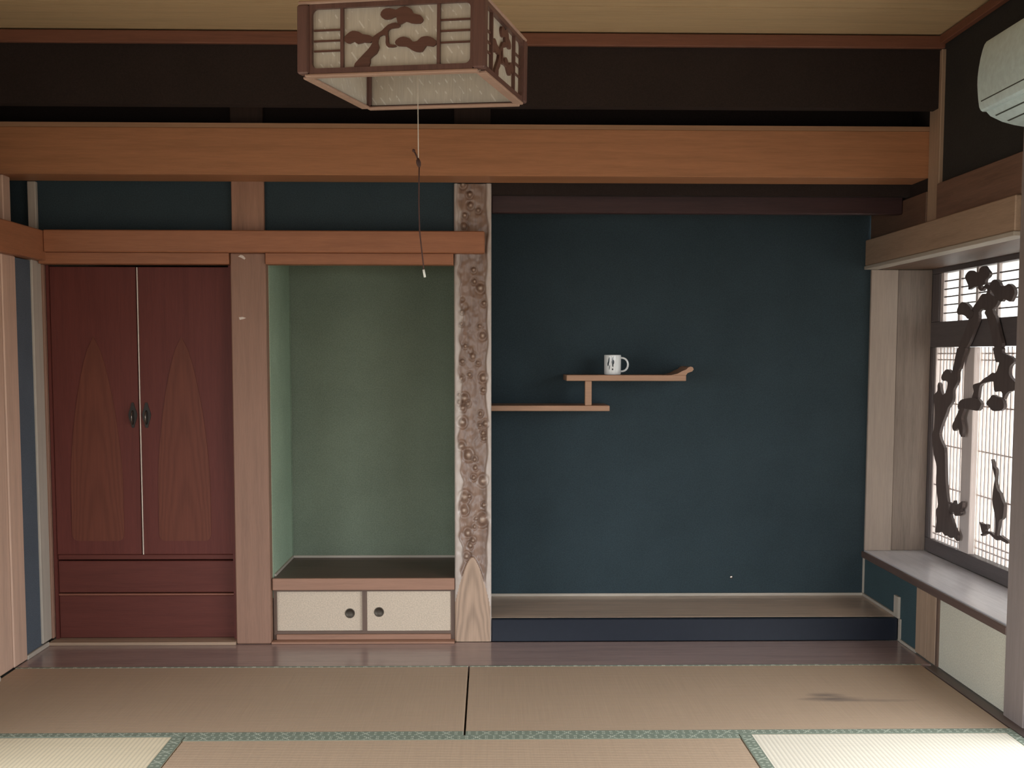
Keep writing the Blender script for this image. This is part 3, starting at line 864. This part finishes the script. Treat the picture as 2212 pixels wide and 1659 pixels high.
# staggered shelves
sh = tag(root('staggered_shelf', (0.44, 0.38, 1.054)), 'wooden stepped wall shelf of two boards joined by a strut', 'shelf')
box('lower_board', -0.0585, 0.544, 0.25, 0.5045, 1.054, 1.080, W_shelf, sh, 0.002)
box('upper_board', 0.337, 0.909, 0.25, 0.5045, 1.198, 1.226, W_shelf, sh, 0.002)
box('strut', 0.426, 0.458, 0.256, 0.290, 1.0805, 1.1975, W_shelf, sh, 0.002)
bm = bmesh.new()
curl = [(0.838, 1.2262), (0.868, 1.233), (0.892, 1.246), (0.910, 1.253), (0.918, 1.262), (0.930, 1.267), (0.940, 1.264), (0.945, 1.254), (0.938, 1.244), (0.926, 1.240), (0.916, 1.236), (0.909, 1.2262)]
add_prism(bm, [(u - 0.838, v - 1.2262) for u, v in curl], lambda u, v, w: Vector((u, w, v)), 0.25)
put('end_curl', bm, W_shelf, sh, (0.838, 0.252, 1.2262))

# mug
mg = bmesh.new()
add_lathe(mg, [(0.034, 0.0), (0.0385, 0.001), (0.0405, 0.006), (0.0408, 0.090), (0.0405, 0.0945), (0.0392, 0.096), (0.0378, 0.0945), (0.0374, 0.088), (0.0370, 0.008), (0.034, 0.005)], 48)
mug = tag(put('mug', mg, M_mug, None, (0.563, 0.315, 1.2262), True), 'white printed mug standing on the upper wall shelf', 'mug')
hb = bmesh.new()
hp = []
for i in range(13):
    t = -PI / 2 + PI * i / 12
    hp.append((0.0385 + 0.036 * math.cos(t) ** 0.8 if math.cos(t) > 1e-6 else 0.0385, 0.0, 0.049 + 0.033 * math.sin(t)))
add_tube(hb, hp, 0.0048, 10)
put('handle', hb, plain('mug_handle_glaze', (0.80, 0.82, 0.82), 0.1), mug, (0.563, 0.315, 1.2262), True)

# ------------------------------------------------------------------ tatami
def mat(label, x0, x1, y0, y1, axis, m, borders, group='tatami mats on the floor'):
    r = tag(root('tatami_mat', ((x0 + x1) / 2, (y0 + y1) / 2, -0.055)), label, 'mat', group)
    box('rush_cover', x0, x1, y0, y1, -0.055, 0.0, m, r, 0.003)
    for (a0, a1, b0, b1) in borders:
        box('cloth_border', a0, a1, b0, b1, -0.001, 0.0016, BRX if axis == 'x' else BRY, r)
    return r
BRX = brocade('green_brocade_x', 'x')
BRY = brocade('green_brocade_y', 'y')
XS = -0.118
Y0, Y1 = -0.412, -1.297
g = 0.0035
bw = 0.041
mat('browned tatami mat left of the seam, before the closet and niche', XL + 0.012, XS - g, Y1, Y0, 'x', tatami('tatami_left', TAT, 'x'),
    [(XL + 0.012, XS - g, Y1, Y1 + bw), (XL + 0.012, XS - g, Y0 - 0.012, Y0)])
mat('browned tatami mat right of the seam, with a dark stain', XS + g, 1.818, Y1, Y0, 'x',
    tatami('tatami_right', TAT, 'x', stain=[(0.45, -0.045, 0.16, 0.030, 0.9), (0.42, 0.005, 0.08, 0.030, 0.8), (0.55, -0.065, 0.20, 0.018, 0.6)]),
    [(XS + g, 1.818, Y1, Y1 + bw), (XS + g, 1.818, Y0 - 0.012, Y0)])
XA, XB = -1.083, 0.838
mat('browned tatami mat at the bottom centre of the photo', XA, XB, Y1 - g - 0.95, Y1 - g, 'x', tatami('tatami_centre', mul(TAT, 1.06), 'x'),
    [(XA, XB, Y1 - g - bw, Y1 - g), (XA, XB, Y1 - g - 0.95, Y1 - g - 0.95 + bw)])
mat('tatami mat with crosswise weave, its sheen painted pale, in the lower left corner', XL + 0.012, XA - g, -3.2, Y1 - g, 'y', tatami('tatami_sheen_left', TAT_SHEEN, 'y'),
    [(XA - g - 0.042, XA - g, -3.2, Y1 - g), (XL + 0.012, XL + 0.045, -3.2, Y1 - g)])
mat('tatami mat with crosswise weave, its glare painted pale, in the lower right corner', XB + g, 1.818, -3.2, Y1 - g, 'y', tatami('tatami_sheen_right', (0.80, 0.72, 0.585), 'y'),  # weave sheen and window glare put into the lighter base colour
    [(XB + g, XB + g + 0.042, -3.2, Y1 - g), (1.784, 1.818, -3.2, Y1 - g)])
structure(box('floor_rear', XL + 0.012, 1.818, -6.575, -3.205, -0.055, 0.0, tatami('tatami_rear', TAT, 'y')))
structure(box('trim_13', 1.822, XR - 0.007, -6.575, -0.4525, -0.055, 0.004, wood('edge_board', (0.13, 0.095, 0.08), 'y', 0.5, 0.25), None, 0.002))

# ------------------------------------------------------------------ bay: sill, low doors, end boards
s = tag(root('sill_board', (2.02, -0.3, 0.30)), 'broad polished window sill board on the right', 'sill')
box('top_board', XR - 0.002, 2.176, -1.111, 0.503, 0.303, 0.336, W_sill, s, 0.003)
box('front_edge', XR - 0.0135, XR - 0.0025, -1.111, 0.503, 0.300, 0.332, W_sille, s, 0.002)
lc = tag(root('low_wall_cupboard', (XR, -0.78, 0.0)), 'low cream-faced cupboard under the window sill', 'cupboard')
box('stile', XR - 0.0055, XR + 0.03, -0.474, -0.4515, 0.005, 0.2985, W_jamb, lc)
box('sliding_door', XR + 0.002, XR + 0.014, -1.110, -0.4745, 0.005, 0.297, M_cream2, lc)
eb = tag(root('bay_end_board', (2.02, 0.497, 0.337)), 'upright boards closing the far end of the window bay', 'board')
box('plank', XR - 0.002, 2.002, 0.486, 0.5035, 0.3365, 1.746, W_postr, eb, 0.002)
box('plank', 2.0035, 2.176, 0.492, 0.5035, 0.3365, 1.746, wood('brown_bay_board', (0.26, 0.20, 0.16), 'z', 0.55, 0.32), eb, 0.002)
member('bay_head_board', 'dark board across the top of the window bay', 'board', XR + 0.036, 2.176, -1.111, 0.485, 1.7475, 1.764, W_dark['y'], 0.002)

# ------------------------------------------------------------------ windows
WX = 2.19
def window_frame():
    w = structure(root('window_1', (WX, -0.3, 0.337)))
    box('sill_rail', WX - 0.013, WX + 0.03, -1.135, 0.503, 0.3365, 0.405, W_sash['y'], w, 0.002)
    box('mid_rail', WX - 0.016, WX + 0.03, -1.135, 0.503, 1.362, 1.486, W_sash['y'], w, 0.002)
    box('head_rail', WX - 0.013, WX + 0.03, -1.135, 0.503, 1.724, 1.762, W_sash['y'], w, 0.002)
    box('jamb', WX - 0.013, WX + 0.03, 0.455, 0.503, 0.406, 1.361, W_sash['z'], w, 0.002)
    box('jamb', WX - 0.013, WX + 0.03, 0.408, 0.503, 1.487, 1.723, W_sash['z'], w, 0.002)
    # upper screen: wide panes, five thin crossbars
    y0, y1, z0, z1 = -1.13, 0.407, 1.487, 1.723
    box('stile', WX - 0.004, WX + 0.014, 0.374, y1, z0, z1, W_lat['z'], w)
    for yv in (0.187, -0.007, -0.215, -0.43, -0.64, -0.85):
        box('muntin', WX - 0.004, WX + 0.010, yv - 0.011, yv + 0.011, z0, z1, W_lat['z'], w)
    for zv in (1.682, 1.643, 1.606, 1.567, 1.527):
        box('muntin', WX - 0.001, WX + 0.0095, y0, 0.3735, zv - 0.0028, zv + 0.0028, W_sash['y'], w)
    box('paper', WX + 0.0145, WX + 0.0155, y0, y1, z0, z1, M_paper, w)
window_frame()
def screen(n, y0, y1, xs, z0, z1):
    w = structure(root('window_%d' % n, (xs, (y0 + y1) / 2, z0)))
    sw = 0.032
    box('stile', xs - 0.006, xs + 0.014, y1 - sw * 0.5, y1, z0, z1, W_lat['z'], w)
    box('stile', xs - 0.006, xs + 0.014, y0, y0 + sw, z0, z1, W_lat['z'], w)
    ya, yb = y0 + sw, y1 - sw * 0.5
    yv = yb - 0.036
    while yv > ya + 0.01:
        box('muntin', xs - 0.001, xs + 0.0085, yv - 0.0042, yv + 0.0042, z0, z1, W_lat['z'], w)
        yv -= 0.0385
    for zv in (z1 - 0.030, z1 - 0.060, 1.09, 0.884, 0.680, z0 + 0.062, z0 + 0.030):
        box('muntin', xs + 0.0005, xs + 0.0088, ya, yb, zv - 0.003, zv + 0.003, W_lat['y'], w)
    box('paper', xs + 0.0142, xs + 0.0152, y0, y1, z0, z1, M_paper, w)
screen(2, -0.016, 0.454, WX + 0.002, 0.406, 1.361)
screen(3, -1.13, 0.086, WX + 0.026, 0.406, 1.361)
# centre stile, the near leaf's edge
member('window_mullion', 'pale upright stile where the two paper screens meet', 'stile', WX - 0.012, WX + 0.001, -0.018, 0.088, 0.406, 1.361, W_lat['z'], 0.002)

# openwork pine and crane hung before the screens
def outline(name, key, parent, m=M_carv, dx=0.0, th=0.014, sub=3):
    pts = SCREEN[key]
    ya = sum(q[0] for q in pts) / len(pts)
    za = min(q[1] for q in pts)
    lp = smooth_loop([(q[0], q[1], 0) for q in pts], sub)
    bm = bmesh.new()
    add_prism(bm, [(q.x - ya, q.y - za) for q in lp], lambda u, v, w: Vector((w, u, v)), th)
    return put(name, bm, m, parent, (2.150 + dx, ya, za))
pine = tag(root('pine_carving', (2.157, 0.3, 0.44)), 'dark openwork wooden carving of a gnarled pine before the paper window', 'carving')
outline('trunk', 'trunk', pine)
outline('branch', 'branch_top', pine, dx=0.003)
outline('branch', 'branch_mid', pine, dx=0.002)
for k_, dx in (('foliage_a', -0.004), ('foliage_b', -0.003), ('foliage_c', -0.002), ('foliage_d', -0.003), ('foliage_e', -0.002), ('foliage_f', -0.004)):
    outline('foliage', k_, pine, dx=dx)
outline('sprig', 'sprig', pine)
cr = tag(root('crane_carving', (2.157, -0.2, 0.5)), 'dark wooden carving of a long-necked crane on a twig, right half of the window', 'carving')
outline('crane', 'crane', cr)
outline('twig', 'perch', cr, dx=0.002)
outline('leaf', 'leaf', cr, dx=-0.002)

# ------------------------------------------------------------------ air conditioner
ac = tag(root('air_conditioner', (XR, -1.57, 2.11)), 'white wall-mounted air conditioner in the upper right corner', 'air conditioner')
prof = [(1.857, 2.425), (1.74, 2.421), (1.705, 2.414), (1.690, 2.405), (1.683, 2.394), (1.677, 2.375), (1.671, 2.348), (1.666, 2.316), (1.663, 2.285), (1.663, 2.258), (1.665, 2.232), (1.668, 2.205), (1.672, 2.182), (1.677, 2.172), (1.684, 2.167)]
bm = bmesh.new()
add_prism(bm, [(u - XR, v - 2.11) for u, v in prof + [(1.857, 2.167)]], lambda u, v, w: Vector((u, -w, v)), 0.80)
fp = put('front_panel', bm, M_white, ac, (XR, -1.17, 2.11), True)
fp.data.set_sharp_from_angle(angle=0.45)
low = [(1.857, 2.1665), (1.698, 2.1665), (1.712, 2.152), (1.754, 2.133), (1.796, 2.122), (1.857, 2.112)]
bm = bmesh.new()
add_prism(bm, [(u - XR, v - 2.11) for u, v in low], lambda u, v, w: Vector((u, -w, v)), 0.80)
put('lower_body', bm, M_white, ac, (XR, -1.17, 2.11))
def slat(a, b, y0, y1, name, m, t=0.0022):
    a, b = Vector((a[0], 0, a[1])), Vector((b[0], 0, b[1]))
    d = (b - a).normalized()
    nrm = Vector((d.z, 0, -d.x))
    if nrm.z > 0 and abs(nrm.z) > 0.3:
        nrm = -nrm
    bm = bmesh.new()
    vv = [a + nrm * t, b + nrm * t, b - nrm * t * 0.4, a - nrm * t * 0.4]
    n0 = [bm.verts.new((q.x - XR, 0, q.z - 2.11)) for q in vv]
    n1 = [bm.verts.new((q.x - XR, y0 - y1, q.z - 2.11)) for q in vv]
    for i in range(4):
        bm.faces.new((n0[i], n0[(i + 1) % 4], n1[(i + 1) % 4], n1[i]))
    bm.faces.new(n0)
    bm.faces.new(n1)
    put(name, bm, m, ac, (XR, y1, 2.11))
slat((1.6695, 2.196), (1.6690, 2.200), -1.97, -1.19, 'panel_gap', M_gap, 0.0010)
slat((1.716, 2.1495), (1.720, 2.1480), -1.97, -1.20, 'panel_gap', M_gap, 0.0010)
slat((1.757, 2.1320), (1.764, 2.1300), -1.97, -1.20, 'louvre_gap', M_gap, 0.0010)
slat((1.720, 2.1478), (1.755, 2.1324), -1.95, -1.20, 'louvre', M_white, 0.0025)

# ------------------------------------------------------------------ lamp
LX, LY, LZ = -0.2253, -1.9821, 2.0447
S, D_, H = 0.5, 0.491, 0.172
lamp = tag(root('pendant_lamp', (LX, LY, LZ)), 'square wooden pendant lamp with pine-tree panels hanging from the ceiling', 'lamp')
def lb(name, x0, x1, y0, y1, z0, z1, m, parent=lamp, bev=0.0):
    return box(name, LX + x0, LX + x1, LY + y0, LY + y1, LZ + z0, LZ + z1, m, parent, bev)
hs, hd = S / 2, D_ / 2
for sx in (-1, 1):
    for sy in (-1, 1):
        cx, cy = sx * (hs - 0.016), sy * (hd - 0.016)
        q = lb('corner_post', cx - 0.016, cx + 0.016, cy - 0.016, cy + 0.016, 0.0, H, M_lwood, lamp, 0.004)
PINE = {
 'trunk': [(610, 530), (650, 470), (720, 400), (755, 350), (760, 300), (830, 255), (880, 210), (940, 195), (975, 215), (960, 235), (905, 240), (880, 262), (885, 310), (890, 360), (940, 370), (940, 385), (880, 385), (862, 350), (860, 290), (812, 300), (800, 350), (810, 380), (790, 430), (740, 470), (730, 530)],
 'foliage_1': [(530, 300), (560, 265), (600, 245), (650, 255), (680, 275), (730, 285), (765, 310), (740, 345), (690, 340), (640, 350), (610, 330), (575, 345), (540, 330)],
 'foliage_2': [(820, 130), (840, 90), (890, 80), (940, 95), (960, 85), (1010, 70), (1060, 95), (1080, 130), (1130, 145), (1155, 180), (1130, 210), (1060, 205), (1020, 190), (960, 215), (945, 150), (900, 165), (850, 165)],
 'foliage_3': [(935, 350), (960, 320), (1000, 308), (1050, 325), (1075, 350), (1110, 345), (1140, 318), (1190, 312), (1235, 330), (1262, 365), (1230, 395), (1180, 385), (1150, 430), (1100, 430), (1060, 410), (1020, 385), (960, 380)],
}
def lamp_panel(k):
    """one glazed side; built facing -y, then turned to its place"""
    w_in = (S if k % 2 == 0 else D_) - 0.064
    half = w_in / 2
    dist = (hd if k % 2 == 0 else hs)
    ang = k * PI / 2
    ca, sa = math.cos(ang), math.sin(ang)
    def T(u, v, w):
        p_ = (u, -dist + 0.010 + w)
        return Vector((p_[0] * ca - p_[1] * sa, p_[0] * sa + p_[1] * ca, v))
    def piece(name, u0, u1, v0, v1, w0, w1, m, parent):
        bm = bmesh.new()
        c_ = T((u0 + u1) / 2, v0, (w0 + w1) / 2)
        vs_ = []
        for v_ in (v0, v1):
            for (u_, w_) in ((u0, w0), (u1, w0), (u1, w1), (u0, w1)):
                vs_.append(bm.verts.new(T(u_, v_, w_) - c_))
        for f in ((3, 2, 1, 0), (4, 5, 6, 7), (0, 1, 5, 4), (1, 2, 6, 5), (2, 3, 7, 6), (3, 0, 4, 7)):
            bm.faces.new([vs_[i] for i in f])
        return put(name, bm, m, parent, Vector((LX, LY, LZ)) + c_)
    pn = root('side_panel', (0, 0, 0))
    pn.parent = lamp
    pn.location = T(0, 0, 0)
    # frame with rounded inner corners
    z0, z1 = 0.0, H
    fr = 0.017
    outer = [(-half, z0), (half, z0), (half, z1), (-half, z1)]
    bm = bmesh.new()
    c_ = T(0, 0, 0)
    rr = 0.014
    inner = []
    for (cx, cz, a0) in ((half - fr - rr + 0.010, z0 + fr + rr - 0.004, -PI / 2), (half - fr - rr + 0.010, z1 - fr - rr + 0.006, 0), (-half + fr + rr - 0.010, z1 - fr - rr + 0.006, PI / 2), (-half + fr + rr - 0.010, z0 + fr + rr - 0.004, PI)):
        for i in range(6):
            t = a0 + i / 5 * PI / 2
            inner.append((cx + rr * math.cos(t), cz + rr * math.sin(t)))
    oc = [(half, z0), (half, z1), (-half, z1), (-half, z0)]
    for wv in (-0.004, 0.006):
        pass
    o0 = [bm.verts.new(T(p_[0], p_[1], -0.004) - c_) for p_ in oc]
    o1 = [bm.verts.new(T(p_[0], p_[1], 0.008) - c_) for p_ in oc]
    i0 = [bm.verts.new(T(p_[0], p_[1], -0.004) - c_) for p_ in inner]
    i1 = [bm.verts.new(T(p_[0], p_[1], 0.008) - c_) for p_ in inner]
    for O, I in ((o0, i0), (o1, i1)):
        for q in range(4):
            for i in range(5):
                bm.faces.new((O[q], I[q * 6 + i], I[q * 6 + i + 1]))
            bm.faces.new((O[q], I[q * 6 + 5], I[((q + 1) % 4) * 6], O[(q + 1) % 4]))
    for q in range(4):
        bm.faces.new((o0[q], o0[(q + 1) % 4], o1[(q + 1) % 4], o1[q]))
    for i in range(24):
        bm.faces.new((i0[i], i0[(i + 1) % 24], i1[(i + 1) % 24], i1[i]))
    put('panel_frame', bm, M_lwood, pn, Vector((LX, LY, LZ)) + c_)
    piece('shade_sheet', -half, half, z0 + 0.004, z1 - 0.004, 0.0085, 0.0100, M_lsheet, pn)
    # map of the drawn panel: 280..1520 across, 540..60 up
    fx = lambda px: (px - 900) / 1240.0 * (2 * half - 0.016)
    fz = lambda py: z0 + 0.012 + (540 - py) / 480.0 * (z1 - z0 - 0.022)
    for px in (516, 1276):
        piece('lattice_bar', fx(px - 12), fx(px + 12), z0 + 0.012, z1 - 0.010, -0.001, 0.0083, M_lwood, pn)
    for a, b_ in ((285, 503), (1289, 1515)):
        for py in (230, 315, 395) if a < 900 else (190, 275, 365):
            piece('lattice_bar', fx(a), fx(b_), fz(py + 7), fz(py - 7), 0.003, 0.0083, M_lcarv, pn)
    for key, pts in PINE.items():
        lp = smooth_loop([(fx(a), fz(b_), 0) for a, b_ in pts], 2)
        ua = sum(q.x for q in lp) / len(lp)
        va = min(q.y for q in lp)
        c2 = T(ua, va, 0.004)
        bm = bmesh.new()
        add_prism(bm, [(q.x, q.y) for q in lp], lambda u, v, w: T(u, v, 0.0083 - w) - c2, 0.007)
        put('pine_trunk' if key == 'trunk' else 'pine_foliage', bm, M_lcarv, pn, Vector((LX, LY, LZ)) + c2)
    return pn
for k in range(4):
    lamp_panel(k)
# bottom rails, seen from below, and the closed top
lb('bottom_rail', -hs + 0.02, hs - 0.02, -hd + 0.004, -hd + 0.030, -0.008, -0.0005, M_lrail, lamp, 0.002)
lb('bottom_rail', -hs + 0.02, hs - 0.02, hd - 0.030, hd - 0.004, -0.008, -0.0005, M_lrail, lamp, 0.002)
lb('bottom_rail', -hs + 0.004, -hs + 0.030, -hd + 0.031, hd - 0.031, -0.008, -0.0005, M_lrail, lamp, 0.002)
lb('bottom_rail', hs - 0.030, hs - 0.004, -hd + 0.031, hd - 0.031, -0.008, -0.0005, M_lrail, lamp, 0.002)
lb('top_plate', -hs + 0.002, hs - 0.002, -hd + 0.002, hd - 0.002, H + 0.0005, H + 0.010, M_lrail, lamp, 0.003)
bm = bmesh.new()
ring = [(0.15 * math.cos(2 * PI * i / 40), 0.15 * math.sin(2 * PI * i / 40), 0.13) for i in range(40)]
add_tube(bm, ring + ring[:1], 0.012, 8)
put('lamp_tube', bm, plain('unlit_tube', (0.75, 0.74, 0.70), 0.4), lamp, (LX, LY, LZ), True)
bm = bmesh.new()
add_tube(bm, [(0, 0, H + 0.010), (0, 0, ZC - LZ)], 0.006, 10)
put('hanging_rod', bm, M_lwood, lamp, (LX, LY, LZ), True)
lamp.rotation_euler = (0.0292, 0.0213, -0.2493)

# pull cord: white string, a tied-on brown string with a knot, a pale tip
pc = tag(root('pull_cord', (-0.2275, -1.95, 1.54)), 'long pull cord hanging from the lamp, white above and brown below', 'cord')
def cord(name, pts, r, m, seg=8):
    bm = bmesh.new()
    o_ = Vector(pts[0])
    add_tube(bm, [Vector(p_) - o_ for p_ in pts], r, seg)
    return put(name, bm, m, pc, o_, True)
Yc = -1.95
cord('white_string', [(-0.2285, Yc, 2.20), (-0.2295, Yc, 2.05), (-0.2290, Yc, 1.95), (-0.2288, Yc, 1.862)], 0.0013, M_cord)
cord('knot', [(-0.2300, Yc, 1.866), (-0.2295, Yc, 1.860), (-0.2283, Yc, 1.853), (-0.2268, Yc, 1.845), (-0.2262, Yc, 1.840)], [0.002, 0.0055, 0.0068, 0.0052, 0.002], M_cordb, 10)
cord('loose_end', [(-0.2298, Yc, 1.861), (-0.2345, Yc, 1.873), (-0.2405, Yc, 1.885)], 0.0022, M_cordb)
cord('loose_end_knot', [(-0.2395, Yc, 1.882), (-0.2415, Yc, 1.886), (-0.2440, Yc, 1.890)], [0.0025, 0.0048, 0.002], M_cordb, 10)
cord('brown_string', [(-0.2265, Yc, 1.842), (-0.2272, Yc, 1.81), (-0.2280, Yc, 1.74), (-0.2262, Yc, 1.664), (-0.2215, Yc, 1.62), (-0.2165, Yc, 1.575), (-0.2155, Yc, 1.559)], 0.0019, M_cordb)
cord('tip', [(-0.2158, Yc, 1.5585), (-0.2140, Yc, 1.548), (-0.2120, Yc, 1.537)], 0.0032, plain('clear_tip', (0.75, 0.75, 0.68), 0.2))
